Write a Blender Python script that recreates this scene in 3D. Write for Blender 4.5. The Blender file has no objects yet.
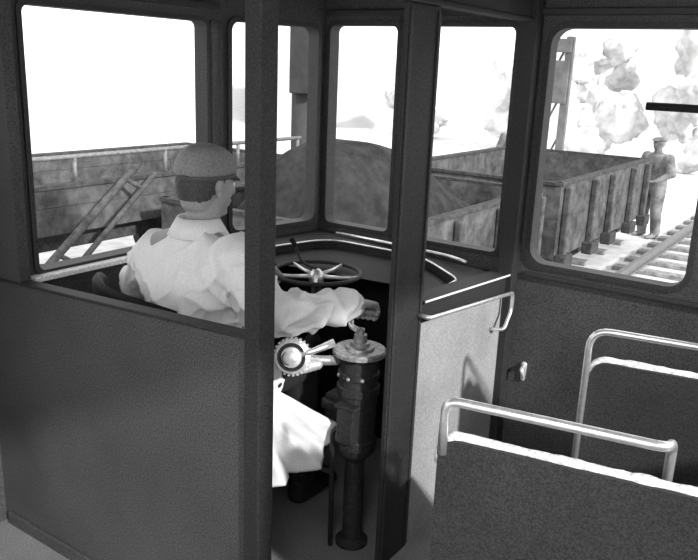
import bpy, bmesh, math, random
from math import sin, cos, pi, radians
from mathutils import Vector, Matrix, noise
random.seed(4)
SC = bpy.context.scene
COL = SC.collection
try:
    SC.view_settings.view_transform = 'Standard'
except Exception:
    pass

# ------------------------------------------------------------ materials
def mat(name, g, rough=0.6, metal=0.0, var=0.25, scale=60.0, g2=None, bump=0.0, big=0.0, spec=.5):
    m = bpy.data.materials.new(name); m.use_nodes = True
    nt = m.node_tree; b = nt.nodes['Principled BSDF']
    b.inputs['Specular IOR Level'].default_value = spec
    tc = nt.nodes.new('ShaderNodeTexCoord')
    n = nt.nodes.new('ShaderNodeTexNoise'); n.inputs['Scale'].default_value = scale
    n.inputs['Detail'].default_value = 3
    n.inputs['Roughness'].default_value = 0.7
    nt.links.new(tc.outputs['Object'], n.inputs['Vector'])
    r = nt.nodes.new('ShaderNodeValToRGB')
    r.color_ramp.elements[0].position = 0.36; r.color_ramp.elements[1].position = 0.64
    lo = g * (1 - var); hi = min(1, g * (1 + var)) if g2 is None else g2
    r.color_ramp.elements[0].color = (lo, lo, lo, 1); r.color_ramp.elements[1].color = (hi, hi, hi, 1)
    nt.links.new(n.outputs['Fac'], r.inputs['Fac'])
    out = r.outputs['Color']
    if big > 0:
        n2 = nt.nodes.new('ShaderNodeTexNoise'); n2.inputs['Scale'].default_value = 2.5
        n2.inputs['Detail'].default_value = 6
        nt.links.new(tc.outputs['Object'], n2.inputs['Vector'])
        mr = nt.nodes.new('ShaderNodeMapRange'); mr.inputs['From Min'].default_value = .3; mr.inputs['From Max'].default_value = .7
        mr.inputs['To Min'].default_value = 1 - big; mr.inputs['To Max'].default_value = 1 + big
        nt.links.new(n2.outputs['Fac'], mr.inputs['Value'])
        mx = nt.nodes.new('ShaderNodeVectorMath'); mx.operation = 'SCALE'
        nt.links.new(out, mx.inputs[0]); nt.links.new(mr.outputs['Result'], mx.inputs['Scale'])
        out = mx.outputs['Vector']
    nt.links.new(out, b.inputs['Base Color'])
    b.inputs['Roughness'].default_value = rough; b.inputs['Metallic'].default_value = metal
    if bump > 0:
        bp = nt.nodes.new('ShaderNodeBump'); bp.inputs['Strength'].default_value = bump; bp.inputs['Distance'].default_value = 0.01
        nt.links.new(n.outputs['Fac'], bp.inputs['Height']); nt.links.new(bp.outputs['Normal'], b.inputs['Normal'])
    return m

M_WALL = mat('dark_painted_panel', .056, .65, var=.65, scale=190, big=.24, spec=.4)
M_FRAME = mat('dark_window_frame', .028, .6, var=.6, scale=190, spec=.4)
M_POST = mat('dark_varnished_post', .022, .65, var=.65, scale=190, big=.25, spec=.35)
M_CEIL = mat('ceiling_paint', .12, .7, var=.3, scale=80)
M_FLOOR = mat('grey_lino', .19, .8, var=.4, scale=200, big=.3)
M_SIDE = mat('light_panel', .30, .7, var=.28, scale=190, big=.25)
M_SILL = mat('bright_sill', .8, .5, .0, var=.2, scale=90)
M_CHROME = mat('chrome_tube', .9, .3, .8, var=.12, scale=40)
M_LEATHER = mat('dark_leathercloth', .032, .65, var=.65, scale=190, big=.25, spec=.4)
M_PIPE = mat('pale_piping', .8, .6, var=.35, scale=80, bump=.4)
M_BLACK = mat('black_enamel', .012, .7, var=.3, scale=100, spec=.3)
M_DASH = mat('dark_dash_paint', .020, .7, var=.5, scale=150, big=.4, spec=.3)
M_IRON = mat('dark_iron', .022, .6, .0, var=.6, scale=120, big=.35, spec=.4)
M_BRASS = mat('polished_metal', .8, .35, .6, var=.15, scale=80)
M_DISC = mat('worn_steel_disc', .36, .45, .5, var=.4, scale=60)
M_COAT = mat('white_coat_cloth', .80, .95, var=.08, scale=200, big=.05, spec=.2)
M_SKIN = mat('skin', .30, .6, var=.15, scale=160)
M_HAIR = mat('dark_hair', .05, .7, var=.4, scale=150)
M_CAP = mat('cap_cloth', .22, .75, var=.2, scale=130, big=.35)
M_BAND = mat('cap_band', .08, .8, var=.25, scale=160)
M_TROU = mat('dark_trousers', .012, .9, var=.3, scale=100)
M_SHOE = mat('black_shoe', .008, .6)
M_PAPER = mat('eye_white', .6, .5, var=.1)
M_WAG = mat('wagon_planks', .085, .9, var=.35, scale=7, big=.35, spec=.1)
M_WAGD = mat('wagon_iron', .060, .9, var=.35, scale=15, spec=.1)
M_TAR = mat('tarred_iron', .06, .9, var=.15, scale=3, spec=.1)
M_MAST = mat('hazed_mast_iron', .13, .9, var=.2, scale=3, spec=.1)  # mast iron made paler, so its colour carries the distance haze
M_COAL = mat('coal_heap', .035, .95, var=.35, scale=4, spec=.05)
M_GROUND = mat('pale_ballast_ground', .60, .95, var=.16, scale=3, big=.08)
M_SLEEP = mat('sleeper_timber', .24, .9, var=.4, scale=14)
M_RAIL = mat('rail_steel', .17, .6, .2, var=.3, scale=30)
M_LADDER = mat('weathered_timber', .09, .9, var=.35, scale=14, spec=.1)
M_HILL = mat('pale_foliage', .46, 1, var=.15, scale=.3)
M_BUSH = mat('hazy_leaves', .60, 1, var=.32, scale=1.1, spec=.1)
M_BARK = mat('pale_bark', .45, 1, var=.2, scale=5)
M_WORK = mat('worker_clothes', .16, .9, var=.4, scale=8)

mg = bpy.data.materials.new('window_glass'); mg.use_nodes = True
nt = mg.node_tree; nt.nodes.clear()
o_ = nt.nodes.new('ShaderNodeOutputMaterial'); t_ = nt.nodes.new('ShaderNodeBsdfTransparent')
nz = nt.nodes.new('ShaderNodeTexNoise'); nz.inputs['Scale'].default_value = 2
cr = nt.nodes.new('ShaderNodeValToRGB'); cr.color_ramp.elements[0].color = (.95, .95, .95, 1); cr.color_ramp.elements[1].color = (.99, .99, .99, 1)
nt.links.new(nz.outputs['Fac'], cr.inputs['Fac']); nt.links.new(cr.outputs['Color'], t_.inputs['Color'])
nt.links.new(t_.outputs[0], o_.inputs[0])
M_GLASS = mg

# ------------------------------------------------------------ helpers
def link(o, parent=None, label=None, cat=None, kind=None, group=None):
    if o.name not in COL.objects: COL.objects.link(o)
    if parent: o.parent = parent
    if label: o['label'] = label
    if cat: o['category'] = cat
    if kind: o['kind'] = kind
    if group: o['group'] = group
    return o

def empty(name, loc, **k):
    o = bpy.data.objects.new(name, None); o.location = loc; o.empty_display_size = .1
    link(o, **k); return o

def finish(name, bm, m, parent=None, smooth=False, bevel=0, **k):
    bmesh.ops.recalc_face_normals(bm, faces=bm.faces)
    me = bpy.data.meshes.new(name); bm.to_mesh(me); bm.free()
    return fin_me(name, me, m, parent, smooth, bevel, **k)

def fin_me(name, me, m, parent=None, smooth=False, bevel=0, **k):
    me.materials.clear(); me.materials.append(m)
    for p in me.polygons: p.use_smooth = smooth
    o = bpy.data.objects.new(name, me)
    link(o, None, **k)
    if parent is not None:
        o.parent = parent
        o.matrix_parent_inverse = Matrix.Translation(-Vector(parent.location))
    if bevel > 0:
        b = o.modifiers.new('bevel', 'BEVEL'); b.width = bevel; b.segments = 2; b.limit_method = 'ANGLE'
    return o

def abox(bm, x0, x1, y0, y1, z0, z1):
    v = [bm.verts.new((x, y, z)) for x in (x0, x1) for y in (y0, y1) for z in (z0, z1)]
    for f in ((0, 1, 3, 2), (4, 6, 7, 5), (0, 4, 5, 1), (2, 3, 7, 6), (0, 2, 6, 4), (1, 5, 7, 3)):
        bm.faces.new([v[i] for i in f])
    return v

def box(name, b, m, parent=None, bevel=.004, **k):
    bm = bmesh.new(); abox(bm, *b); return finish(name, bm, m, parent, bevel=bevel, **k)

def boxes(name, bs, m, parent=None, bevel=.004, **k):
    bm = bmesh.new()
    for b in bs: abox(bm, *b)
    return finish(name, bm, m, parent, bevel=bevel, **k)

def tube_bm(bm, pts, r, seg=12, closed=False):
    pts = [Vector(p) for p in pts]; n = len(pts); rings = []
    rr = r if isinstance(r, (list, tuple)) else [r] * n
    prev = None
    for i, p in enumerate(pts):
        a = pts[(i - 1) % n] if (closed or i > 0) else p
        c = pts[(i + 1) % n] if (closed or i < n - 1) else p
        t = (c - a).normalized()
        if prev is None:
            u = t.cross(Vector((0, 0, 1)))
            if u.length < .1: u = t.cross(Vector((1, 0, 0)))
        else:
            u = prev - t * prev.dot(t)
        u.normalize(); w = t.cross(u); prev = u
        rings.append([bm.verts.new(p + (u * cos(2 * pi * j / seg) + w * sin(2 * pi * j / seg)) * rr[i]) for j in range(seg)])
    m_ = n if closed else n - 1
    for i in range(m_):
        A, B = rings[i], rings[(i + 1) % n]
        for j in range(seg):
            bm.faces.new((A[j], A[(j + 1) % seg], B[(j + 1) % seg], B[j]))
    if not closed:
        bm.faces.new(rings[0]); bm.faces.new(rings[-1])

def tube(name, pts, r, m, parent=None, seg=12, closed=False, **k):
    bm = bmesh.new(); tube_bm(bm, pts, r, seg, closed)
    return finish(name, bm, m, parent, smooth=True, **k)

def smoothpath(pts, rad=.05, n=6):
    P = [Vector(p) for p in pts]; out = [P[0]]
    for i in range(1, len(P) - 1):
        a = (P[i - 1] - P[i]); b = (P[i + 1] - P[i])
        ra = min(rad, a.length * .49); rb = min(rad, b.length * .49)
        A = P[i] + a.normalized() * ra; B = P[i] + b.normalized() * rb
        for j in range(n + 1):
            t = j / n
            out.append(A * (1 - t) ** 2 + P[i] * 2 * t * (1 - t) + B * t * t)
    out.append(P[-1]); return out

def lathe_bm(bm, prof, c=(0, 0, 0), seg=28, M=None):
    rings = []
    for r, z in prof:
        ring = []
        for j in range(seg):
            v = Vector((r * cos(2 * pi * j / seg), r * sin(2 * pi * j / seg), z))
            if M is not None: v = M @ v
            ring.append(bm.verts.new(v + Vector(c)))
        rings.append(ring)
    for A, B in zip(rings, rings[1:]):
        for j in range(seg): bm.faces.new((A[j], A[(j + 1) % seg], B[(j + 1) % seg], B[j]))
    bm.faces.new(rings[0]); bm.faces.new(rings[-1])

def rrect(x0, x1, z0, z1, r, n=6):
    out = []
    for cx, cz, a0 in ((x1 - r, z1 - r, 0), (x0 + r, z1 - r, 90), (x0 + r, z0 + r, 180), (x1 - r, z0 + r, 270)):
        for i in range(n + 1):
            a = radians(a0 + 90 * i / n); out.append((cx + r * cos(a), cz + r * sin(a)))
    return out

def plate(name, outer, holes, thick, M, m, parent=None, **k):
    cu = bpy.data.curves.new(name + '_c', 'CURVE'); cu.dimensions = '2D'; cu.fill_mode = 'BOTH'; cu.extrude = thick / 2
    for loop in [outer] + holes:
        s = cu.splines.new('POLY'); s.points.add(len(loop) - 1); s.use_cyclic_u = True
        for i, (a, b) in enumerate(loop): s.points[i].co = (a, b, 0, 1)
    o = bpy.data.objects.new(name + '_c', cu); COL.objects.link(o)
    dg = bpy.context.evaluated_depsgraph_get(); dg.update()
    me = bpy.data.meshes.new_from_object(o.evaluated_get(dg))
    bpy.data.objects.remove(o)
    R = Matrix(((1, 0, 0, 0), (0, 0, -1, 0), (0, 1, 0, 0), (0, 0, 0, 1)))
    me.transform(M @ R)
    me.name = name
    return fin_me(name, me, m, parent, **k)

ICO = None
def ico():
    global ICO
    if ICO is None:
        b = bmesh.new(); bmesh.ops.create_icosphere(b, subdivisions=3, radius=1)
        ICO = [v.co.copy() for v in b.verts]; b.free()
    return ICO

def hull(bm, parts, M=None):
    vs = []
    for c, r in parts:
        if not isinstance(r, (tuple, list)): r = (r, r, r)
        for p in ico():
            q = Vector((c[0] + p.x * r[0], c[1] + p.y * r[1], c[2] + p.z * r[2]))
            if M is not None: q = M @ q
            vs.append(bm.verts.new(q))
    res = bmesh.ops.convex_hull(bm, input=vs)
    dead = [g for g in res['geom_interior'] if isinstance(g, bmesh.types.BMVert)]
    dead += [g for g in res['geom_unused'] if isinstance(g, bmesh.types.BMVert)]
    if dead: bmesh.ops.delete(bm, geom=list(set(dead)), context='VERTS')

def remesh(name, bm, vox, sm, m, parent=None, disp=None, **k):
    me = bpy.data.meshes.new(name + '_r'); bm.to_mesh(me); bm.free()
    o = bpy.data.objects.new(name + '_r', me); COL.objects.link(o)
    r = o.modifiers.new('r', 'REMESH'); r.mode = 'VOXEL'; r.voxel_size = vox
    if sm:
        s = o.modifiers.new('s', 'SMOOTH'); s.iterations = sm; s.factor = .5
    dg = bpy.context.evaluated_depsgraph_get(); dg.update()
    me2 = bpy.data.meshes.new_from_object(o.evaluated_get(dg))
    bpy.data.objects.remove(o); me2.name = name
    if disp:
        ns = [v.normal.copy() for v in me2.vertices]
        for v, n in zip(me2.vertices, ns): v.co += n * disp(v.co)
    return fin_me(name, me2, m, parent, smooth=True, **k)

# ------------------------------------------------------------ shell
def wallM(origin, ang):
    return Matrix.Translation(origin) @ Matrix.Rotation(ang, 4, 'Z')

WN = [0]
def window(M, x0, x1, z0, z1, r, label, fw=.028, glass=True, fm=None):
    WN[0] += 1
    loc = M @ Vector(((x0 + x1) / 2, 0, z0))
    e = empty('window_%d' % WN[0], loc, kind='structure', label=label, cat='window')
    plate('frame', rrect(x0 - .006, x1 + .006, z0 - .006, z1 + .006, r + .004), [rrect(x0 + fw, x1 - fw, z0 + fw, z1 - fw, max(.006, r - fw * .4))], .07, M, fm or M_FRAME, e)
    if glass:
        plate('glass_pane', rrect(x0 + fw - .003, x1 - fw + .003, z0 + fw - .003, z1 - fw + .003, max(.006, r - fw * .4)), [], .004, M, M_GLASS, e)
    return e

ZC = 2.25; XL = -2.311; YF = 2.975; YB = 1.42; XS = -2.47
MF = wallM((0, YF + .025, 0), 0)
W3 = (-2.185, -1.80, .955, 1.888, .035); W4 = (-1.735, -1.258, .950, 1.888, .035); W5 = (-1.14, -.505, .935, 1.885, .07)
W6 = (-.39, .36, .935, 1.885, .07)
plate('wall_front', [(-2.215, -.35), (.50, -.35), (.50, ZC), (-2.215, ZC)], [rrect(*w) for w in (W3, W4, W5, W6)], .05, MF, M_WALL, kind='structure')
window(MF, *W3, 'upright driver front window in dark frame', fw=.014)
window(MF, *W4, 'tall front cab window in dark frame', fw=.014)
w5 = window(MF, *W5, 'wide rounded-corner front saloon window', fw=.016)
window(MF, *W6, 'rounded-corner front saloon window beyond seats', fw=.016)
tube('window_latch', smoothpath([(-.735, YF - .035, 1.602), (-.60, YF - .035, 1.602), (-.50, YF - .035, 1.602), (-.50, YF - .012, 1.602)], .01), .0145, M_BLACK, w5, label='black bar catch on the frame')

ML = wallM((XL - .025, 0, 0), radians(90))
W1 = (1.49, 2.322, .97, 1.860, .03); W1b = (2.338, 2.396, .99, 1.850, .012)
plate('wall_left', [(1.441, -.35), (2.405, -.35), (2.405, ZC), (1.441, ZC)], [rrect(*W1), rrect(*W1b)], .05, ML, M_WALL, kind='structure')
window(ML, *W1, 'large cab side window', fw=.012)
window(ML, *W1b, 'very narrow upright glass strip beside the cab window', fw=.004)
MS = wallM((XS - .025, 0, 0), radians(90)); WL = (-1.0, 1.15, .97, 1.86, .06)
plate('wall_left', [(-1.6, -.35), (1.44, -.35), (1.44, ZC), (-1.6, ZC)], [rrect(*WL)], .05, MS, M_WALL, kind='structure')
window(MS, *WL, 'side window of the saloon', fw=.02)
cx0, cy0, cx1, cy1 = XL - .025, 2.405, -2.225, 2.99
ca = math.atan2(cy1 - cy0, cx1 - cx0); cl = math.hypot(cy1 - cy0, cx1 - cx0)
MC = wallM((cx0, cy0, 0), ca)
W2 = (.036, cl - .05, .965, 1.873, .045)
plate('wall_corner', [(-.002, -.35), (cl + .01, -.35), (cl + .01, ZC), (-.002, ZC)], [rrect(*W2)], .045, MC, M_WALL, kind='structure')
window(MC, *W2, 'narrow angled corner window', fw=.014)
MR = wallM((.50, 0, 0), radians(90))
WR1 = (-1.2, .9, .90, 1.88, .07); WR2 = (1.1, 2.8, .90, 1.88, .07)
plate('wall_right', [(-1.6, -.35), (3.02, -.35), (3.02, ZC), (-1.6, ZC)], [rrect(*WR1), rrect(*WR2)], .05, MR, M_WALL, kind='structure')
window(MR, *WR1, 'saloon side window', fw=.02); window(MR, *WR2, 'saloon side window', fw=.02)
boxes('floor', [(-2.50, .52, -1.6, 3.02, -.06, 0)], M_FLOOR, kind='structure', bevel=0)
box('ceiling', (-2.50, .52, -1.6, 3.02, ZC, ZC + .05), M_CEIL, kind='structure', bevel=0)

MB = wallM((0, YB, 0), 0)
zsL, zsR = .962, 1.012
plate('wall_partition', [(XS, 0), (-1.262, 0), (-1.262, zsR), (-2.262, zsL), (-2.262, 1.99), (-1.262, 1.99), (-1.262, ZC), (XS, ZC)], [], .04, MB, M_WALL, kind='structure')
TN = [0]
def trim(bs, m, label, bevel=.004, cat='trim'):
    TN[0] += 1
    return boxes('trim_%d' % TN[0], bs, m, kind='structure', label=label, cat=cat, bevel=bevel)
def slab(x0, z0, x1, z1, y0, y1, h, m, label):
    TN[0] += 1
    bm = bmesh.new()
    A = [bm.verts.new(p) for p in ((x0, y0, z0), (x1, y0, z1), (x1, y0, z1 + h), (x0, y0, z0 + h))]
    B = [bm.verts.new((v.co.x, y1, v.co.z)) for v in A]
    bm.faces.new(A); bm.faces.new(B[::-1])
    for i in range(4): bm.faces.new((A[i], A[(i + 1) % 4], B[(i + 1) % 4], B[i]))
    finish('trim_%d' % TN[0], bm, m, kind='structure', label=label, cat='trim', bevel=.003)
slab(-2.40, zsL - .009, -1.262, zsR - .002, 1.394, 1.445, .010, M_POST, 'dark sill capping the partition panel')
trim([(XL, XL + .045, 1.46, 2.36, .953, .972)], M_SILL, 'bright metal sill beneath the cab side window')
trim([(XL, XL + .02, 1.45, 2.38, 1.895, 1.92)], M_FRAME, 'moulding above cab side window')
trim([(-2.19, .47, YF - .022, YF, 1.915, 1.94)], M_FRAME, 'moulding above front windows')
trim([(-1.14, .47, YF - .018, YF, .89, .908)], M_FRAME, 'waist moulding under the front window')
trim([(-1.79, -1.745, YF - .035, YF, .96, 1.91)], M_POST, 'slim pillar between the cab front windows')
trim([(-1.235, -1.165, YF - .07, YF, 0, ZC)], M_POST, 'dark corner pillar where cab meets saloon')
trim([(-1.215, -1.190, 1.455, YF - .07, 1.90, ZC), (-1.225, -1.180, 1.455, YF - .07, 1.885, 1.902)], M_POST, 'dark header rail above the cab doorway')
trim([(-2.44, -1.27, 1.388, 1.40, 0, .05)], M_WALL, 'dark skirting on the partition foot')
def post(b, beads, label):
    e = empty('partition_post', ((b[0] + b[1]) / 2, (b[2] + b[3]) / 2, 0), label=label, cat='post')
    box('pillar', b, M_POST, e, bevel=.004)
    for bb in beads: box('beading', bb, M_FRAME, e, bevel=.002)
    return e
post((-1.264, -1.212, 1.39, 1.452, 0.001, ZC - .001), [], 'dark square post at corner of the cab partition')
post((-1.206, -1.188, 2.00, 2.19, 0.001, 1.884), [(-1.1875, -1.182, 2.172, 2.185, .02, 1.87), (-1.1875, -1.182, 2.005, 2.018, .02, 1.87)], 'dark broad post between cab doorway and side panel')

def prism(name, pts_yz, x0, x1, m, parent=None, bevel=.003, **k):
    bm = bmesh.new()
    A = [bm.verts.new((x0, y, z)) for y, z in pts_yz]; B = [bm.verts.new((x1, y, z)) for y, z in pts_yz]
    bm.faces.new(A); bm.faces.new(B[::-1]); n = len(A)
    for i in range(n): bm.faces.new((A[i], A[(i + 1) % n], B[(i + 1) % n], B[i]))
    return finish(name, bm, m, parent, bevel=bevel, **k)
YP = YF - .07; Y0 = 2.19
prism('wall_cab_side', [(Y0, 0), (YP, 0), (YP, .885), (Y0, .935)], -1.225, -1.198, M_SIDE, kind='structure')
TN[0] += 1
prism('trim_%d' % TN[0], [(Y0, .937), (YP, .887), (YP, .899), (Y0, .949)], -1.262, -1.176, M_DASH, kind='structure', label='thin dark ledge capping cab side panel', cat='trim')
TN[0] += 1
prism('trim_%d' % TN[0], [(Y0, .943), (YP, .893), (YP, .8995), (Y0, .9495)], -1.1758, -1.172, M_SILL, kind='structure', label='thin bright strip along the ledge edge', cat='trim', bevel=.0005)  # pale strip running along the outer edge of the ledge
prism('trim_%d' % (TN[0] + 1), [(Y0, .865), (YP, .815), (YP, .885), (Y0, .935)], -1.198, -1.190, M_POST, kind='structure', label='dark rail along the top of the pale panel', cat='trim', bevel=.001)
TN[0] += 1
tube('handrail', smoothpath([(-1.185, 2.17, .902), (-1.14, 2.17, .902), (-1.14, 2.87, .835), (-1.14, 2.87, .76), (-1.14, 2.81, .69), (-1.198, 2.80, .685)], .018), .0075, M_CHROME,
     label='thin metal handrail along the outside of the cab panel', cat='handrail')
e = empty('door_latch', (-1.10, YF - .02, .42), label='small worn shiny rounded catch on dark panel', cat='latch')
bm = bmesh.new(); hull(bm, [((-1.098, YF - .006, .50), (.014, .007, .016)), ((-1.098, YF - .006, .44), (.010, .006, .014))]); finish('plate', bm, M_BRASS, e, smooth=True)
tube('catch', smoothpath([(-1.097, YF - .010, .495), (-1.097, YF - .035, .49), (-1.082, YF - .04, .455)], .01), [.009, .009, .009, .009, .009, .009, .009, .0085, .006], M_BRASS, e)

# dashboard
ZD = .925
dash = empty('dashboard', (-1.75, 2.9, 0), label='dark curved cab dashboard with bright metal edge', cat='dashboard')
inner = smoothpath([(-2.30, 2.38, 0), (-2.16, 2.38, 0), (-2.04, 2.82, 0), (-1.52, 2.82, 0), (-1.30, 2.70, 0), (-1.275, 2.55, 0)], .12)
outer = [(-1.262, 2.55, 0), (-1.262, 2.70, 0), (-1.24, YF - .005, 0), (-2.20, YF - .005, 0), (-2.30, 2.42, 0)]
bm = bmesh.new()
loop = [Vector(p) for p in inner] + [Vector(p) for p in outer]
def ztop(p):
    t = max(0, min(1, (p.x + 1.6) / .3)); t = t * t * (3 - 2 * t)
    return ZD * (1 - t) + (.935 - .0735 * (p.y - 2.225) - .002) * t
A = [bm.verts.new((p.x, p.y, ztop(p) - .035)) for p in loop]; B = [bm.verts.new((p.x, p.y, ztop(p))) for p in loop]
n = len(A)
fa = bm.faces.new(A); fb = bm.faces.new(B[::-1])
for i in range(n): bm.faces.new((A[i], A[(i + 1) % n], B[(i + 1) % n], B[i]))
bmesh.ops.triangulate(bm, faces=[fa, fb])
finish('ledge', bm, M_DASH, dash)
tube('edge_strip', [(p.x, p.y, ztop(p) + .002) for p in inner], .0045, M_CHROME, dash, seg=8)
bm = bmesh.new()
for i in range(len(inner) - 1):
    p, q = inner[i], inner[i + 1]
    if (q - p).length < 1e-5 or q.x > -1.29: continue
    v = [bm.verts.new(c) for c in ((p.x, p.y + .03, 0.0), (q.x, q.y + .03, 0.0), (q.x, q.y + .03, .86), (p.x, p.y + .03, .86))]
    bm.faces.new(v)
o = finish('apron', bm, M_BLACK, dash)
s = o.modifiers.new('s', 'SOLIDIFY'); s.thickness = .012
tube('demister_pipe', smoothpath([(-2.06, 2.91, ZD + .012), (-1.75, 2.90, ZD + .012), (-1.45, 2.89, ZD + .008), (-1.36, 2.87, ZD + .0)], .08), .007, M_CHROME, dash, seg=8)

# ------------------------------------------------------------ brake wheel
wc = Vector((-1.765, 2.367, .905)); R = .175
bw = empty('steering_wheel', (wc.x, wc.y, 0), label='horizontal dark handwheel on upright column', cat='steering wheel')
tube('rim', [(wc.x + R * cos(2 * pi * i / 48), wc.y + R * sin(2 * pi * i / 48), wc.z) for i in range(48)], .0085, M_FRAME, bw, closed=True, label='thin dark rim')
for i in range(5):
    a = 2 * pi * i / 5 + .3
    tube('spoke', [(wc.x + .02 * cos(a), wc.y + .02 * sin(a), wc.z - .014), (wc.x + .10 * cos(a), wc.y + .10 * sin(a), wc.z - .010), (wc.x + R * cos(a), wc.y + R * sin(a), wc.z)], [.009, .007, .006], M_BRASS, bw)
bm = bmesh.new(); lathe_bm(bm, [(.012, -.05), (.028, -.05), (.030, -.012), (.022, .004), (.012, .014), (.001, .016)], wc)
finish('hub', bm, M_BRASS, bw, smooth=True)
bm = bmesh.new(); lathe_bm(bm, [(.09, 0), (.09, .02), (.045, .035), (.032, .08), (.028, .55), (.04, .57), (.04, .63), (.02, .65), (.018, wc.z - .04)], (wc.x, wc.y, 0))
finish('column', bm, M_IRON, bw, smooth=True)
tube('winding_handle', smoothpath([(wc.x + .0, wc.y + .0, .92), (wc.x - .045, wc.y - .04, .945), (wc.x - .07, wc.y - .055, 1.015)], .02), .0055, M_IRON, bw)
bm = bmesh.new(); hull(bm, [((wc.x - .07, wc.y - .055, 1.015), .009), ((wc.x - .078, wc.y - .062, 1.037), .012)])
finish('knob', bm, M_BLACK, bw, smooth=True)

# ------------------------------------------------------------ controller
cc = Vector((-1.362, 2.088, 0)); CT = .765
ctl = empty('controller_pedestal', cc, label='dull black stepped controller pedestal with metal handle', cat='controller')
bm = bmesh.new(); lathe_bm(bm, [(.060, 0), (.060, .015), (.036, .03), (.036, .34), (.048, .355), (.066, .375), (.073, .40), (.073, .43), (.068, .435), (.068, .60), (.076, .605), (.076, .63), (.068, .635), (.068, .66), (.074, .665), (.074, .68), (.066, .685), (.066, CT - .045), (.060, CT - .04), (.060, CT - .025)], cc)
finish('body', bm, M_IRON, ctl, smooth=False)
bm = bmesh.new(); lathe_bm(bm, [(.080, CT - .022), (.094, CT - .018), (.094, CT - .006), (.088, CT), (.052, CT), (.050, CT + .008), (.034, CT + .010), (.032, CT + .022), (.024, CT + .024), (.022, CT + .050), (.014, CT + .052), (.014, CT + .070), (.001, CT + .073)], cc, 40)
finish('top_plate', bm, M_DISC, ctl, smooth=False)
boxes('terminal_box', [(cc.x - .02, cc.x + .045, cc.y - .098, cc.y - .055, .44, .57), (cc.x - .03, cc.x + .055, cc.y - .102, cc.y - .06, .57, .582)], M_IRON, ctl, bevel=.004)
boxes('side_casting', [(cc.x - .115, cc.x - .05, cc.y - .04, cc.y + .03, .36, .58), (cc.x - .125, cc.x - .05, cc.y - .05, cc.y + .04, .52, .56)], M_IRON, ctl, bevel=.008)
tube('conduit', smoothpath([(cc.x - .05, cc.y - .065, .0), (cc.x - .05, cc.y - .075, .47), (cc.x - .0, cc.y - .085, .50)], .03), .009, M_IRON, ctl)
for q in (-.9, -.2, .5):
    a = radians(-75) + q
    M = Matrix.Translation(cc + Vector((.072 * cos(a), .072 * sin(a), .672))); bm = bmesh.new(); hull(bm, [((0, 0, 0), .008)], M); finish('bolt', bm, M_DISC, ctl, smooth=True)
gb = Vector((-1.362, 2.125, .888))
tube('handle_arm', smoothpath([(cc.x, cc.y, CT + .060), (gb.x - .052, gb.y - .02, CT + .062), (gb.x - .066, gb.y, CT + .080), (gb.x - .066, gb.y, gb.z), (gb.x - .05, gb.y, gb.z)], .012), .010, M_BRASS, ctl)
tube('handle_grip', [gb + Vector((.048, 0, 0)), gb + Vector((.040, 0, 0)), gb + Vector((-.01, 0, 0)), gb + Vector((-.06, 0, 0))], [.008, .0115, .0115, .010], M_DISC, ctl)

dv = Vector((-1.487, 1.872, .765))
valve = empty('brake_valve', dv, label='bright knurled metal valve wheel on a bracket arm', cat='valve')
nrm = Vector((.45, -.85, .25)).normalized()
Mq = nrm.to_track_quat('Z', 'Y').to_matrix().to_4x4()
bm = bmesh.new(); lathe_bm(bm, [(.052, -.022), (.060, -.018), (.060, -.008), (.052, -.006), (.052, .004), (.056, .006), (.056, .014), (.048, .018), (.044, .010), (.036, .010), (.034, .026), (.024, .028), (.022, .040), (.012, .044), (.001, .045)], dv, 36, Mq)
for i in range(26):
    a = 2 * pi * i / 26
    M = Matrix.Translation(dv) @ Mq @ Matrix.Rotation(a, 4, 'Z') @ Matrix.Translation((.060, 0, -.009)) @ Matrix.Diagonal((.010, .007, .024, 1))
    bmesh.ops.create_cube(bm, size=1, matrix=M)
finish('knurled_disc', bm, M_BRASS, valve)
bm = bmesh.new(); lathe_bm(bm, [(.047, .0105), (.047, .0195), (.040, .0195), (.040, .0105)], dv, 30, Mq); finish('dark_ring', bm, M_IRON, valve)
bm = bmesh.new(); lathe_bm(bm, [(.02, -.07), (.034, -.066), (.036, -.03), (.03, -.022)], dv, 24, Mq); finish('housing', bm, M_IRON, valve, smooth=True)
tube('arm', smoothpath([dv - nrm * .045, (-1.45, 1.955, .735), (-1.412, 2.030, .725)], .04), .017, M_DISC, valve)
bm = bmesh.new(); hull(bm, [(dv + Vector((.045, .07, -.035)), (.026, .022, .020)), (dv + Vector((.02, .04, -.05)), .016)]); finish('casting', bm, M_BRASS, valve, smooth=True)
tube('lever', [dv + nrm * .02, dv + Vector((.06, .03, .025)), dv + Vector((.105, .09, .05))], [.010, .010, .014], M_CHROME, valve)

# ------------------------------------------------------------ driver's seat
sx, sy = -1.935, 1.775
ds = empty('driver_seat', (sx, sy, 0), label='dark round-backed driver seat on pedestal', cat='seat')
bm = bmesh.new()
N = 24; prof = []
for i in range(N + 1):
    a = radians(208 + (330 - 208) * i / N)
    top = 1.015 - .07 * (i / N) - .05 * (abs(i - N / 2) / (N / 2)) ** 3
    ring = []
    for rr, zz in ((.262, .66), (.291, .68), (.299, top - .02), (.284, top), (.262, top - .02)):
        ring.append(bm.verts.new((sx + rr * cos(a), sy + .02 + rr * .94 * sin(a), zz)))
    prof.append(ring)
for A, B in zip(prof, prof[1:]):
    for j in range(5): bm.faces.new((A[j], A[(j + 1) % 5], B[(j + 1) % 5], B[j]))
bm.faces.new(prof[0]); bm.faces.new(prof[-1])
finish('backrest', bm, M_BLACK, ds, smooth=True)
bm = bmesh.new(); lathe_bm(bm, [(.20, .455), (.225, .465), (.235, .49), (.225, .515), (.19, .525), (.001, .526)], (sx + .125, sy + .0, 0), 32)
finish('cushion', bm, M_LEATHER, ds, smooth=True)
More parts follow.
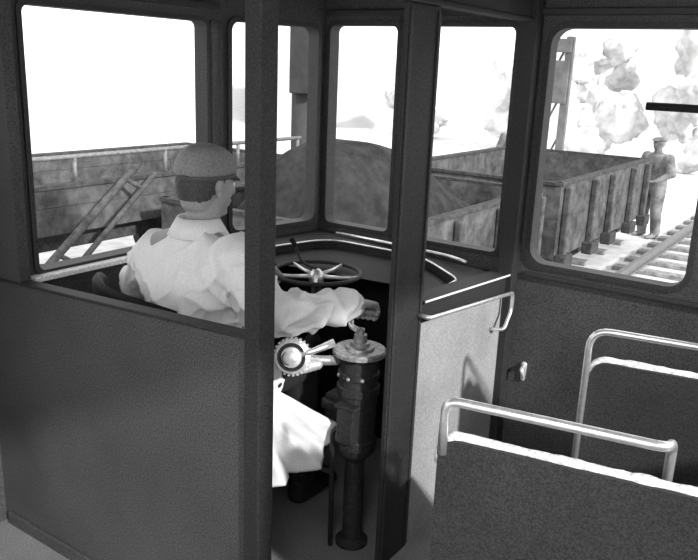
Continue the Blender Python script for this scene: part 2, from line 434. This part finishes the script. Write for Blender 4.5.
bm = bmesh.new(); lathe_bm(bm, [(.15, 0), (.15, .015), (.04, .04), (.035, .44), (.12, .455)], (sx + .125, sy + .0, 0)); finish('pedestal', bm, M_IRON, ds, smooth=True)
for q in (-1, 1):
    tube('backrest_bracket', smoothpath([(sx + .09 + q * .10, sy - .10, .452), (sx + q * .12, sy - .20, .47), (sx + q * .12, sy - .23, .70)], .05), .011, M_IRON, ds)

# ------------------------------------------------------------ driver
def hand(bm, M, side):
    q = side
    hull(bm, [((-.022 * q, -.030, .033), (.020, .014, .012)), ((.024 * q, -.032, .031), (.018, .014, .012)), ((-.015 * q, -.090, .032), (.018, .014, .016)), ((.012 * q, -.090, .031), (.016, .014, .015))], M)
    lens = [1.0, 1.1, 1.03, .82]
    for i in range(4):
        x = (-.031 + .0205 * i) * q; L = lens[i]
        pts = [(x * .9, -.033, .033), (x, -.008 + .004 * L, .026 + .003 * L), (x * 1.0, .017 + .003 * L, .004), (x * 1.0, .006 + .003 * L, -.018), (x * 1.0, -.010, -.022)]
        rs = [.0110, .0104, .0098, .0090, .0080]
        for a in range(4):
            hull(bm, [(pts[a], rs[a]), (pts[a + 1], rs[a + 1])], M)
    th = [(-.024 * q, -.075, .024), (-.044 * q, -.045, .010), (-.044 * q, -.020, -.012), (-.030 * q, -.006, -.024)]
    tr = [.014, .012, .0105, .009]
    for a in range(3): hull(bm, [(th[a], tr[a]), (th[a + 1], tr[a + 1])], M)

D = Vector((-.018, -.122, .045))
def S(x, y, z): return Vector((x, y, z)) + D
shR = S(-1.60, 1.86, 1.055); elR = Vector((-1.468, 1.735, .95))
MRh = Matrix.Translation(gb) @ Matrix.Rotation(radians(10), 4, 'Z') @ Matrix.Rotation(radians(-12), 4, 'X'); wrR = MRh @ Vector((0, -.095, .032))
shL = S(-1.95, 1.85, 1.035); elL = Vector((-2.125, 1.80, .925))
aw = radians(236); rim = wc + Vector((R * cos(aw), R * sin(aw), 0))
diry = (wc - rim).normalized(); dirx = diry.cross(Vector((0, 0, 1)))
MLh = Matrix(((dirx.x, diry.x, 0, rim.x), (dirx.y, diry.y, 0, rim.y), (0, 0, 1, rim.z), (0, 0, 0, 1)))
wrL = MLh @ Vector((0, -.10, .030))
hc = Vector((-1.785, 1.785, 1.314))
MH = Matrix.Translation(hc) @ Matrix.Rotation(radians(-8), 4, 'Z') @ Matrix.Rotation(radians(-8), 4, 'X')

bm = bmesh.new()
hull(bm, [(S(-1.78, 1.87, .585), (.165, .115, .085)), (S(-1.78, 1.865, .76), (.13, .095, .06))])
hull(bm, [(S(-1.78, 1.865, .76), (.13, .095, .06)), (S(-1.772, 1.865, .96), (.155, .105, .09))])
hull(bm, [(S(-1.772, 1.865, .96), (.155, .105, .09)), (shR, .055), (shL, .055), (S(-1.77, 1.865, 1.09), .06)])
hull(bm, [(S(-1.77, 1.868, 1.08), .060), (hc + Vector((0, -.01, -.07)), .056)])
for s_, e_, w_ in ((shR, elR, wrR), (shL, elL, wrL)):
    hull(bm, [(s_, .054), (e_, .042)]); hull(bm, [(e_, .042), ((e_ * .65 + w_ * .35), .041), (w_, .025)])
hand(bm, MRh, 1); hand(bm, MLh, -1)
hipR = S(-1.68, 1.88, .575); knR = S(-1.64, 2.25, .575); anR = Vector((-1.68, 2.20, .12))
hipL = S(-1.88, 1.88, .575); knL = S(-1.93, 2.25, .575); anL = Vector((-1.94, 2.22, .12))
for h_, k_, a_ in ((hipR, knR, anR), (hipL, knL, anL)):
    hull(bm, [(h_, .08), (k_, .055)]); hull(bm, [(k_, .055), (k_ * .65 + a_ * .35 + Vector((0, -.02, 0)), .053)]); hull(bm, [(k_ * .65 + a_ * .35 + Vector((0, -.02, 0)), .053), (a_, .035)])
    hull(bm, [(a_ + Vector((0, 0, -.04)), .038), (a_ + Vector((0, .14, -.07)), (.036, .05, .02))])
hull(bm, [((0, -.012, .025), (.076, .092, .085)), ((0, .03, -.01), (.066, .062, .07))], MH)
hull(bm, [((0, -.035, -.02), (.066, .062, .055)), ((0, -.03, -.07), (.055, .050, .03))], MH)
hull(bm, [((0, .035, -.02), (.060, .055, .055)), ((0, .055, -.085), (.030, .028, .022)), ((.035, .01, -.06), .022), ((-.035, .01, -.06), .022)], MH)
hull(bm, [((0, .088, .018), .010), ((0, .108, -.018), .012)], MH)
hull(bm, [((.013, .100, -.022), .008), ((-.013, .100, -.022), .008)], MH)
hull(bm, [((-.04, .078, .028), .012), ((.04, .078, .028), .012), ((0, .088, .028), .010)], MH)
hull(bm, [((-.018, .086, -.048), .0075), ((.018, .086, -.048), .0075), ((0, .094, -.047), .008)], MH)
hull(bm, [((-.016, .084, -.060), .007), ((.016, .084, -.060), .007), ((0, .090, -.061), .008)], MH)
hull(bm, [((0, .080, -.088), .014)], MH)
for q in (-1, 1):
    hull(bm, [((q * .077, -.005, .006), (.007, .016, .016)), ((q * .075, .0, -.030), (.006, .010, .012))], MH)
    hull(bm, [((q * .086, -.012, .004), (.005, .008, .020))], MH)
drv = remesh('person', bm, .0042, 3, M_SKIN, label='seated driver in long white coat and soft cap, hand on controller', cat='person')
for q in (-1, 1):
    bm = bmesh.new(); hull(bm, [((q * .031, .078, .008), .0115)], MH); finish('eye', bm, M_PAPER, drv, smooth=True)
bm = bmesh.new()
hull(bm, [((0, -.018, .030), (.080, .091, .084))], MH)
hull(bm, [((0, -.036, -.0), (.074, .072, .070)), ((0, -.040, -.060), (.058, .052, .03))], MH)
o = remesh('hair', bm, .004, 2, M_HAIR, drv, disp=lambda p: .001 * noise.noise(p * 90))
me = o.data; b2 = bmesh.new(); b2.from_mesh(me); Mi = MH.inverted()
def faceside(c):
    l = Mi @ c
    return (l.y > .022 and l.z < .05) or l.y > .08 or (l.y > -.002 and l.z < .0) or (l.y > -.022 and l.z < -.03) or l.z < -.058 + .35 * max(0, l.y + .06)
bmesh.ops.delete(b2, geom=[v for v in b2.verts if faceside(v.co)], context='VERTS')
b2.to_mesh(me); b2.free()
MHc = MH @ Matrix.Translation((0, -.008, .036)) @ Matrix.Rotation(radians(8), 4, 'X')
bm = bmesh.new()
def ering(z, a, b, dy=0): return [(a * cos(2 * pi * j / 40), dy + b * sin(2 * pi * j / 40), z) for j in range(40)]
rings = [ering(-.004, .083, .099), ering(.002, .086, .102)]
for i in range(1, 12):
    t = radians(90 * i / 11.3); rings.append(ering(.004 + .090 * sin(t), .0885 * cos(t) ** .7, .104 * cos(t) ** .7, -.004 * sin(t)))
def capn(x, y, z):
    v = Vector((x, y, z))
    return v * (1 + .045 * noise.noise(v * 16))
vr = [[bm.verts.new(MHc @ capn(x, y, z)) for x, y, z in r_] for r_ in rings]
for A, B in zip(vr, vr[1:]):
    for j in range(40): bm.faces.new((A[j], A[(j + 1) % 40], B[(j + 1) % 40], B[j]))
bm.faces.new(vr[-1]); bm.faces.new(vr[0])
cap = finish('cap', bm, M_CAP, drv, smooth=True, label='soft rounded grey peaked cap')
bm = bmesh.new()
rings = [ering(-.014, .081, .097), ering(-.014, .085, .101), ering(-.002, .0865, .1025), ering(-.002, .083, .099)]
vr = [[bm.verts.new(MHc @ Vector(p)) for p in r_] for r_ in rings]
for A, B in zip(vr, vr[1:]):
    for j in range(40): bm.faces.new((A[j], A[(j + 1) % 40], B[(j + 1) % 40], B[j]))
o = finish('cap_band', bm, M_BAND, None, smooth=True); o.parent = cap
bm = bmesh.new(); pk = []
for i in range(17):
    a = radians(35 + 110 * i / 16); row = []
    k_ = sin(pi * i / 16) ** .6
    for t in (0, .35, .7, 1):
        rr = .100 + .030 * t * k_
        row.append(bm.verts.new(MHc @ Vector(((.083 + .01 * t * k_) * cos(a), rr * sin(a), -.006 - .022 * t * k_ - .01 * t * abs(cos(a))))))
    pk.append(row)
for A, B in zip(pk, pk[1:]):
    for j in range(3): bm.faces.new((A[j], A[j + 1], B[j + 1], B[j]))
o = finish('cap_peak', bm, M_BLACK, None, smooth=True); o.parent = cap
s = o.modifiers.new('s', 'SOLIDIFY'); s.thickness = .003

# coat
bm = bmesh.new()
hull(bm, [(S(-1.785, 1.86, .575), (.205, .15, .07)), (S(-1.785, 1.855, .76), (.178, .135, .07))])
hull(bm, [(S(-1.785, 1.855, .76), (.178, .135, .07)), (S(-1.785, 1.85, .93), (.198, .138, .09))])
hull(bm, [(S(-1.785, 1.85, .93), (.198, .138, .09)), (shR + Vector((0, 0, -.012)), .073), (shL + Vector((0, 0, -.012)), .073), (S(-1.77, 1.858, 1.085), (.088, .078, .055))])
hull(bm, [(S(-1.77, 1.858, 1.09), (.080, .072, .04)), (S(-1.768, 1.875, 1.132), (.062, .062, .022))])
mR = elR * .5 + wrR * .5; nR = elR * .2 + wrR * .8
hull(bm, [(shR, .078), (elR, .080)]); hull(bm, [(elR, .080), (mR + Vector((0, 0, -.006)), .066)]); hull(bm, [(mR + Vector((0, 0, -.006)), .066), (nR, .052)]); hull(bm, [(nR, .052), (wrR * .95 + elR * .05, .043)])
mL = elL * .5 + wrL * .5
hull(bm, [(shL, .078), (elL, .080)]); hull(bm, [(elL, .080), (mL, .060)]); hull(bm, [(mL, .060), (wrL * .92 + elL * .08, .043)])
for h_, k_ in ((hipR, knR), (hipL, knL)):
    hull(bm, [(h_, (.105, .1, .10)), (h_ * .45 + k_ * .55, (.082, .06, .078))])
hull(bm, [(S(-1.78, 1.9, .60), (.17, .1, .07)), (S(-1.77, 2.04, .60), (.15, .06, .05))])
def ridge(q, k): return max(0, 1 - abs(noise.noise(q)) * 2.2) ** k
axR = (wrR - elR).normalized()
def fold(p):
    a = noise.noise(Vector((p.x * 6, p.y * 6, p.z * 4))) * .014
    b = ridge(Vector((p.x * 8 + p.z * 6, p.y * 6 - p.z * 4, p.z * 3)), 2.0) * .018
    c = ridge(Vector((p.x * 13 - p.z * 11, p.y * 10, p.z * 7 + p.x * 5 + 7)), 2.0) * .010
    d = 0
    t = (p - elR).dot(axR)
    if p.x > -1.62 and p.z > .82:
        q = p - elR
        d = (.5 + .5 * sin(t * 60 + 4.5 * noise.noise(p * 8) + q.z * 24)) ** 2 * .011
    return a + b + c + d - .013
coat = remesh('coat', bm, .005, 5, M_COAT, drv, disp=fold, label='long loose white overall coat with soft creases')
bm = bmesh.new(); cp = []
nc = S(-1.768, 1.872, 0)
for i in range(33):
    a = radians(-90 + 360 * i / 32)
    op = max(0, sin(a)) ** 3
    x = cos(a); y = sin(a); cx, cy = nc.x, nc.y; zz = D.z + .016
    row = [(cx + .069 * x, cy + .070 * y, 1.10 - .02 * op + zz), (cx + .062 * x, cy + .063 * y, 1.150 - .05 * op + zz), (cx + .070 * x, cy + .071 * y, 1.152 - .05 * op + zz), (cx + .104 * x, cy + .104 * y, 1.094 - .045 * op + zz)]
    cp.append([bm.verts.new(r_) for r_ in row])
for A, B in zip(cp, cp[1:]):
    for j in range(3): bm.faces.new((A[j], A[j + 1], B[j + 1], B[j]))
bmesh.ops.remove_doubles(bm, verts=bm.verts, dist=.0005)
o = finish('collar', bm, M_COAT, None, smooth=True); o.parent = coat
s = o.modifiers.new('s', 'SOLIDIFY'); s.thickness = .004
bm = bmesh.new(); nu, nv = 90, 34; g = []
def tri(x): x = x % 1.0; return abs(2 * x - 1)
for i in range(nu + 1):
    u = i / nu; row = []
    top = Vector((-1.60 + .015 * u, 1.66 + .17 * u, .66))
    if u < .66: bz = .30 + .035 * (u / .66)
    else: bz = .335 + .10 * ((u - .66) / .34)
    bot = Vector((-1.565 + .14 * u, 1.70 + .41 * u, bz))
    for j in range(nv + 1):
        v = j / nv
        p = top.lerp(bot, v)
        amp = min(1, v * 1.4)
        p.x += .030 * sin(pi * min(1, v * 2.2) * .5) * (1 - .5 * v) + amp * .060 * (tri(u * 3.0 + .10 * sin(v * 5) + .1) ** 1.5 - .4) + .004 * ridge(Vector((u * 5 + v * 3, v * 4 - u * 3, 1)), 1)
        p.y += -amp * .035 * tri(u * 3.0 + .3)
        row.append(bm.verts.new(p))
    g.append(row)
for i in range(nu):
    for j in range(nv): bm.faces.new((g[i][j], g[i + 1][j], g[i + 1][j + 1], g[i][j + 1]))
o = finish('coat_tail', bm, M_COAT, None, smooth=True); o.parent = coat
s = o.modifiers.new('s', 'SOLIDIFY'); s.thickness = .004
bm = bmesh.new()
for h_, k_, a_ in ((hipR, knR, anR), (hipL, knL, anL)):
    hull(bm, [(h_, .09), (k_, .072)]); hull(bm, [(k_, .072), (a_ + Vector((0, -.01, .02)), .058)])
remesh('trousers', bm, .009, 2, M_TROU, drv, disp=lambda p: .006 * noise.noise(p * 14))
for a_ in (anR, anL):
    bm = bmesh.new()
    hull(bm, [(a_ + Vector((0, -.02, -.02)), (.045, .048, .035)), (a_ + Vector((0, -.02, -.085)), (.042, .05, .030)), (a_ + Vector((0, .15, -.088)), (.046, .06, .026))])
    remesh('shoe', bm, .006, 2, M_SHOE, drv)

# ------------------------------------------------------------ passenger seats
def bus_seat(x0, x1, y, zt, label, ang, depth, long_left=False, rail_end=None, rr=.0115):
    e = empty('bus_seat', (x0, y, 0), label=label, cat='seat', group='saloon seats')
    M = wallM((0, y + .03, 0), 0)
    plate('backrest', rrect(x0, x1, .20, zt, .055), [], .055, M, M_LEATHER, e)
    box('back_cushion', (x0 + .03, x1 - .03, y + .058, y + .12, .42, zt - .03), M_LEATHER, e, bevel=.02)
    box('seat_cushion', (x0 + .02, x1 - .02, y + .12, y + .12 + depth, .34, .46), M_LEATHER, e, bevel=.03)
    box('seat_base', (x0 + .05, x1 - .05, y + .06, y + .08 + depth, .29, .34), M_IRON, e, bevel=.005)
    pts = smoothpath([(x0, y + .03, .25), (x0, y + .03, zt), (x1, y + .03, zt), (x1, y + .03, .25)], .06)
    dense = []
    for a, b in zip(pts, pts[1:]):
        k_ = max(1, int((b - a).length / .02))
        for i in range(k_): dense.append(a.lerp(b, i / k_))
    dense = [p for p in dense if p.z > zt - .10]
    bm = bmesh.new()
    tube_bm(bm, dense, [.0145 + .005 * noise.noise(p * 40) for p in dense], 10)
    finish('piping', bm, M_PIPE, e, smooth=True)
    zr = zt + .11
    xl = x0 + (-.012 if long_left else .012)
    zl = .22 if long_left else zt - .04
    if rail_end is None:
        path = smoothpath([(xl, y, zl), (xl, y, zr), (x1 - .012, y, zr), (x1 - .012, y, zt - .04)], .065)
    else:
        path = smoothpath([(xl, y, zl), (xl, y, zr), (rail_end, y, zr), (rail_end + .01, y + .10, zr - .03), (rail_end + .01, y + .12, zt - .12)], .04)
    tube('grab_rail', path, rr, M_CHROME, e, label='chrome grab rail')
    for x in (x0 + .10, x1 - .10):
        for yy in (y + .09, y + .04 + depth):
            tube('leg', [(x, yy, .30), (x, yy, .0)], .014, M_IRON, e)
    e.rotation_euler = (0, 0, ang)
    return e
bus_seat(-.805, .15, 1.62, .79, 'dark upholstered double seat with pale piping and chrome rail', radians(10), .38, rail_end=-.27, rr=.0125)
bus_seat(-.672, .25, 2.43, .79, 'dark upholstered seat beside the end window, chrome rail', radians(10), .20, True)

# ------------------------------------------------------------ outside
GZ = -.95
bm = bmesh.new(); abox(bm, -90, 90, -40, 140, GZ - .2, GZ); finish('ground', bm, M_GROUND, kind='structure')
def track(xc_, y0, y1, grp, every=.65):
    for q in (-.72, .72):
        bm = bmesh.new(); abox(bm, xc_ + q - .055, xc_ + q + .055, y0, y1, GZ + .06, GZ + .075); abox(bm, xc_ + q - .010, xc_ + q + .010, y0, y1, GZ + .07, GZ + .15); abox(bm, xc_ + q - .035, xc_ + q + .035, y0, y1, GZ + .15, GZ + .19)
        finish('rail', bm, M_RAIL, label='steel running rail on timber sleepers', cat='rail', group=grp)
    first = None; y = y0 + .2
    while y < y1:
        if first is None:
            first = box('sleeper', (xc_ - 1.05, xc_ + 1.05, y - .10, y + .10, GZ + .001, GZ + .06), M_SLEEP, label='timber sleeper bedded in pale ballast', cat='sleeper', group=grp, bevel=.01); yb = y
        else:
            c = first.copy(); c.location.y += y - yb; COL.objects.link(c)
        y += every
track(-1.85, 4.3, 20, 'front track'); track(-4.3, 4.4, 13.2, 'wagon track', .9)

def wagon(x0, x1, y0, y1, zb, zt, label, rail=None, ribs=8):
    e = empty('railway_wagon', ((x0 + x1) / 2, (y0 + y1) / 2, GZ), label=label, cat='wagon', group='goods wagons')
    t = .06
    bm = bmesh.new()
    abox(bm, x0, x1, y0, y1, zb - .08, zb)
    np_ = 2; h = (zt - zb) / np_
    for i in range(np_):
        a, b = zb + i * h, zb + (i + 1) * h - .004
        abox(bm, x0, x0 + t, y0, y1, a, b); abox(bm, x1 - t, x1, y0, y1, a, b)
        abox(bm, x0 + t, x1 - t, y0, y0 + t, a, b); abox(bm, x0 + t, x1 - t, y1 - t, y1, a, b)
    finish('body', bm, M_WAG, e)
    box('underframe', (x0 + .15, x1 - .15, y0 - .05, y1 + .05, zb - .26, zb - .08), M_WAGD, e, bevel=.01)
    boxes('top_capping', [(x0 - .02, x0 + t + .02, y0, y1, zt - .01, zt + .03), (x1 - t - .02, x1 + .02, y0, y1, zt - .01, zt + .03), (x0, x1, y0 - .02, y0 + t, zt - .01, zt + .03), (x0, x1, y1 - t, y1 + .02, zt - .01, zt + .03)], M_WAGD, e)
    for i in range(ribs):
        y = y0 + .15 + (y1 - y0 - .3) * (i + (.13 if i % 2 and i < ribs - 1 else 0)) / (ribs - 1)
        for xx in (x0 - .09, x1):
            box('stiffener', (xx, xx + .09, y - .045, y + .045, zb - .10, zt - .04), M_WAG, e, bevel=.02)
            box('hinge_bracket', (xx, xx + .14 if xx > x0 else xx + .09, y - .15, y + .15, zb - .18, zb - .02), M_WAGD, e, bevel=.015)
    for yy in (y0 + .9, y1 - .9):
        for xx in ((x0 + x1) / 2 - .72, (x0 + x1) / 2 + .72):
            wr = .28
            bm = bmesh.new()
            lathe_bm(bm, [(.05, -.07), (.09, -.07), (.09, -.03), (.19, -.02), (.22, -.06), (wr, -.06), (wr, .05), (.22, .05), (.19, .02), (.09, .03), (.05, .05)], (xx, yy, GZ + .19 + wr), 28, Matrix.Rotation(radians(90), 4, 'Y'))
            finish('wheel', bm, M_WAGD, e, smooth=False)
    for yy in (y0 - .02, y1 + .02):
        for xx in (x0 + .4, x1 - .4):
            s_ = -1 if yy < (y0 + y1) / 2 else 1
            tube('buffer', [(xx, yy, zb - .17), (xx, yy + s_ * .20, zb - .17), (xx, yy + s_ * .201, zb - .17), (xx, yy + s_ * .24, zb - .17)], [.05, .05, .13, .13], M_WAGD, e)
    if rail:
        bm = bmesh.new(); zr = rail
        tube_bm(bm, [(x1 - .03, y0, zr), (x1 - .03, y1, zr)], .022, 8)
        for i in range(5):
            y = y0 + .05 + (y1 - y0 - .1) * i / 4; tube_bm(bm, [(x1 - .03, y, zt), (x1 - .03, y, zr)], .02, 8)
        finish('hand_rail', bm, M_RAIL, e, smooth=True)
    return e
wagon(-5.5, -3.1, 4.9, 8.4, -.42, .42, 'open plank goods wagon with dark coal heap', ribs=4)
wagon(-5.5, -3.1, 9.0, 13.0, -.42, .42, 'weathered dark open goods wagon with iron stiffeners', ribs=5)
wagon(-8.0, -5.95, 3.2, 7.6, .22, .56, 'low dark flat wagon with handrail', rail=.82, ribs=3)
bm = bmesh.new(); nx, ny = 24, 44; g = []
def sst(a, b, x): t = max(0, min(1, (x - a) / (b - a))); return t * t * (3 - 2 * t)
for i in range(nx + 1):
    row = []
    for j in range(ny + 1):
        u, v = i / nx, j / ny
        z = -.36 + .74 * (sin(pi * u) ** .25) * (sin(pi * v) ** .25) + .66 * sst(0, .22, v) * (1 - sst(.32, 1.0, v)) * (sst(0, .4, u)) * (1 - sst(.6, 1.0, u))
        row.append(bm.verts.new((-5.43 + 2.26 * u, 4.97 + 3.36 * v, z + .05 * noise.noise((u * 4, v * 6, 2)))))
    g.append(row)
for i in range(nx):
    for j in range(ny): bm.faces.new((g[i][j], g[i + 1][j], g[i + 1][j + 1], g[i][j + 1]))
finish('coal_heap', bm, M_COAL, smooth=True, label='dark sloping heap of coal in an open wagon', cat='coal', kind='stuff')

ld = empty('timber_prop', (-4.78, 1.8, GZ), label='pair of weathered timber beams leaning on the flat wagon', cat='timber')
a = Vector((-4.78, 1.75, GZ + .05)); b = Vector((-5.86, 4.95, .72)); off = Vector((-.08, -.13, .10))
tube('beam', [a, b], .036, M_LADDER, ld); tube('beam', [a - off, b - off], .026, M_LADDER, ld)
for t in (.25, .62, .93):
    p = a.lerp(b, t); tube('cross_tie', [p, p - off], .022, M_LADDER, ld, seg=8)

def mast(x, y, h, r, label, arms=()):
    e = empty('signal_mast', (x, y, GZ), label=label, cat='mast')
    bm = bmesh.new()
    for sx_ in (-r, r):
        abox(bm, x + sx_ - .10, x + sx_ + .10, y - .07, y + .07, GZ, GZ + h)
    finish('frame', bm, M_MAST, e)
    bm = bmesh.new(); k_ = int(h / 1.1)
    for i in range(k_):
        z = GZ + i * h / k_; z2 = GZ + (i + 1) * h / k_
        tube_bm(bm, [(x - r, y, z), (x + r, y, z2)], .03, 6)
    finish('bracing', bm, M_MAST, e)
    for (dx, dz, w, hh) in arms: box('arm', (x + dx - w, x + dx + w, y - .14, y - .07, GZ + dz, GZ + dz + hh), M_MAST, e, bevel=.01)
    return e
mast(-7.5, 20.5, 3.6, .26, 'framed signal mast behind the wagons', ((-.1, 1.9, .42, 1.1), (-.05, 3.2, .38, .35)))
wcx, wcy = -6.90, 8.95
e = empty('water_crane', (wcx, wcy, GZ), label='tall grey column with side box beside the wagons', cat='column')
bm = bmesh.new(); lathe_bm(bm, [(.34, GZ), (.34, GZ + .3), (.25, GZ + .35), (.24, 4.6), (.28, 4.65), (.28, 4.9), (.001, 5.0)], (wcx, wcy, 0), 18); finish('column', bm, M_TAR, e, smooth=True)
box('side_box', (wcx - .10, wcx + .36, wcy - .34, wcy - .20, 1.3, 2.5), M_TAR, e, bevel=.02)

def worker(x, y, face, label, tone, w_=1.0):
    M = Matrix.Translation((x, y, GZ)) @ Matrix.Rotation(face, 4, 'Z') @ Matrix.Diagonal((w_, w_, 1, 1))
    bm = bmesh.new()
    for q in (-1, 1):
        hull(bm, [((q * .09, 0, .86), .10), ((q * .11, .02, .48), .08)], M); hull(bm, [((q * .11, .02, .48), .078), ((q * .12, -.01, .10), .065)], M)
        hull(bm, [((q * .11, -.02, .05), (.05, .055, .045)), ((q * .12, .12, .035), (.045, .05, .03))], M)
        hull(bm, [((q * .19, 0, 1.38), .07), ((q * .27, .0, 1.12), .06)], M); hull(bm, [((q * .27, .0, 1.12), .055), ((q * .18, .18, 1.0), .04)], M)
        hull(bm, [((q * .17, .19, .99), (.035, .03, .025)), ((q * .12, .25, .99), (.035, .03, .02))], M)
    hull(bm, [((0, 0, .88), (.19, .13, .12)), ((0, 0, 1.15), (.16, .12, .06))], M)
    hull(bm, [((0, 0, 1.15), (.16, .12, .06)), ((0, 0, 1.38), (.20, .12, .07))], M)
    hull(bm, [((0, 0, 1.40), .06), ((0, .02, 1.52), .05)], M)
    hull(bm, [((0, .01, 1.61), (.075, .09, .09)), ((0, .04, 1.53), (.045, .05, .03))], M)
    hull(bm, [((0, .10, 1.58), .015)], M)
    p = remesh('person', bm, .016, 2, tone, label=label, cat='person')
    bm = bmesh.new(); hull(bm, [((0, 0, 1.66), (.09, .11, .05))], M); hull(bm, [((0, .09, 1.65), (.07, .06, .008))], M)
    remesh('cap', bm, .012, 1, M_WORK, p)
worker(-3.12, 13.7, radians(150), 'distant worker in grey overalls standing by the wagons', mat('grey_overalls', .17, .9, var=.5, scale=5), 1.25)
worker(-6.35, 15.2, radians(30), 'distant worker in dark clothes behind the open wagon', M_WORK, 1.1)

def tree(x, y, h, w_, seed):
    e = empty('tree', (x, y, GZ), label='hazy pale-leaved tree at the edge of the yard', cat='tree', group='trees beyond the yard')
    rnd = random.Random(seed)
    tube('trunk', [(x, y, GZ), (x + .05, y, GZ + h * .3), (x - .05, y + .05, GZ + h * .6)], [.16, .12, .07], M_BARK, e, seg=8)
    bm = bmesh.new()
    for i in range(12):
        a = rnd.uniform(0, 2 * pi); rr = rnd.uniform(0, w_ * .7)
        hull(bm, [((x + rr * cos(a), y + rr * sin(a), GZ + h * rnd.uniform(.12, .85)), (w_ * rnd.uniform(.2, .4), w_ * rnd.uniform(.2, .4), h * rnd.uniform(.08, .2)))])
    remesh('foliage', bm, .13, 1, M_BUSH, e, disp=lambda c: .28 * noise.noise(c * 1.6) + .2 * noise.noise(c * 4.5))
for i, (r_, y, h, w_) in enumerate(((-.56, 28, 2.6, 1.5), (-.43, 26, 3.4, 1.4), (-.31, 25, 4.4, 1.5), (-.19, 25, 4.4, 1.5))):
    tree(r_ * y, y, h, w_, i + 3)

bm = bmesh.new(); g = []
nn = 90
for i in range(nn + 1):
    a = radians(40 + 92 * i / nn); row = []
    for j, (d, h) in enumerate(((34, -1), (36, 1.2), (40, 2.4), (46, 3.4), (56, 4.4), (84, 5.2))):
        k_ = noise.noise((i * .22, j * .8, 0))
        row.append(bm.verts.new((d * cos(a), d * sin(a), GZ + max(-1, h * (.75 + .5 * k_)))))
    g.append(row)
for i in range(nn):
    for j in range(5): bm.faces.new((g[i][j], g[i + 1][j], g[i + 1][j + 1], g[i][j + 1]))
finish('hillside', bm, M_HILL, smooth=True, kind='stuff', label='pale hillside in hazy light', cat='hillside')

# ------------------------------------------------------------ light
w = bpy.data.worlds.new('World'); SC.world = w; w.use_nodes = True
bg = w.node_tree.nodes['Background']; bg.inputs['Color'].default_value = (1, 1, 1, 1); bg.inputs['Strength'].default_value = 1.9
sl = bpy.data.lights.new('sun', 'SUN'); sl.energy = 5.2; sl.angle = radians(3)
so = bpy.data.objects.new('sun', sl); COL.objects.link(so)
so.rotation_euler = Vector((-.70, .22, -.36)).to_track_quat('-Z', 'Y').to_euler()
al = bpy.data.lights.new('saloon_fill', 'AREA'); al.shape = 'RECTANGLE'; al.size = .4; al.size_y = .8; al.energy = 22  # unseen area light added to brighten the saloon interior
ao = bpy.data.objects.new('saloon_fill', al); COL.objects.link(ao); ao.location = (-.3, .1, 2.18); ao.rotation_euler = (radians(40), 0, radians(25))

cam = bpy.data.cameras.new('camera'); cam.lens = 769 / 698 * 36; cam.sensor_width = 36; cam.clip_start = .05; cam.clip_end = 400
co = bpy.data.objects.new('camera', cam); COL.objects.link(co)
Rm = Matrix.Rotation(radians(34.2), 3, 'Z') @ Matrix.Rotation(radians(90) - math.atan(214 / 769), 3, 'X') @ Matrix.Rotation(.04, 3, 'Z')
co.location = (0, 0, 1.7); co.rotation_euler = Rm.to_euler()
SC.camera = co
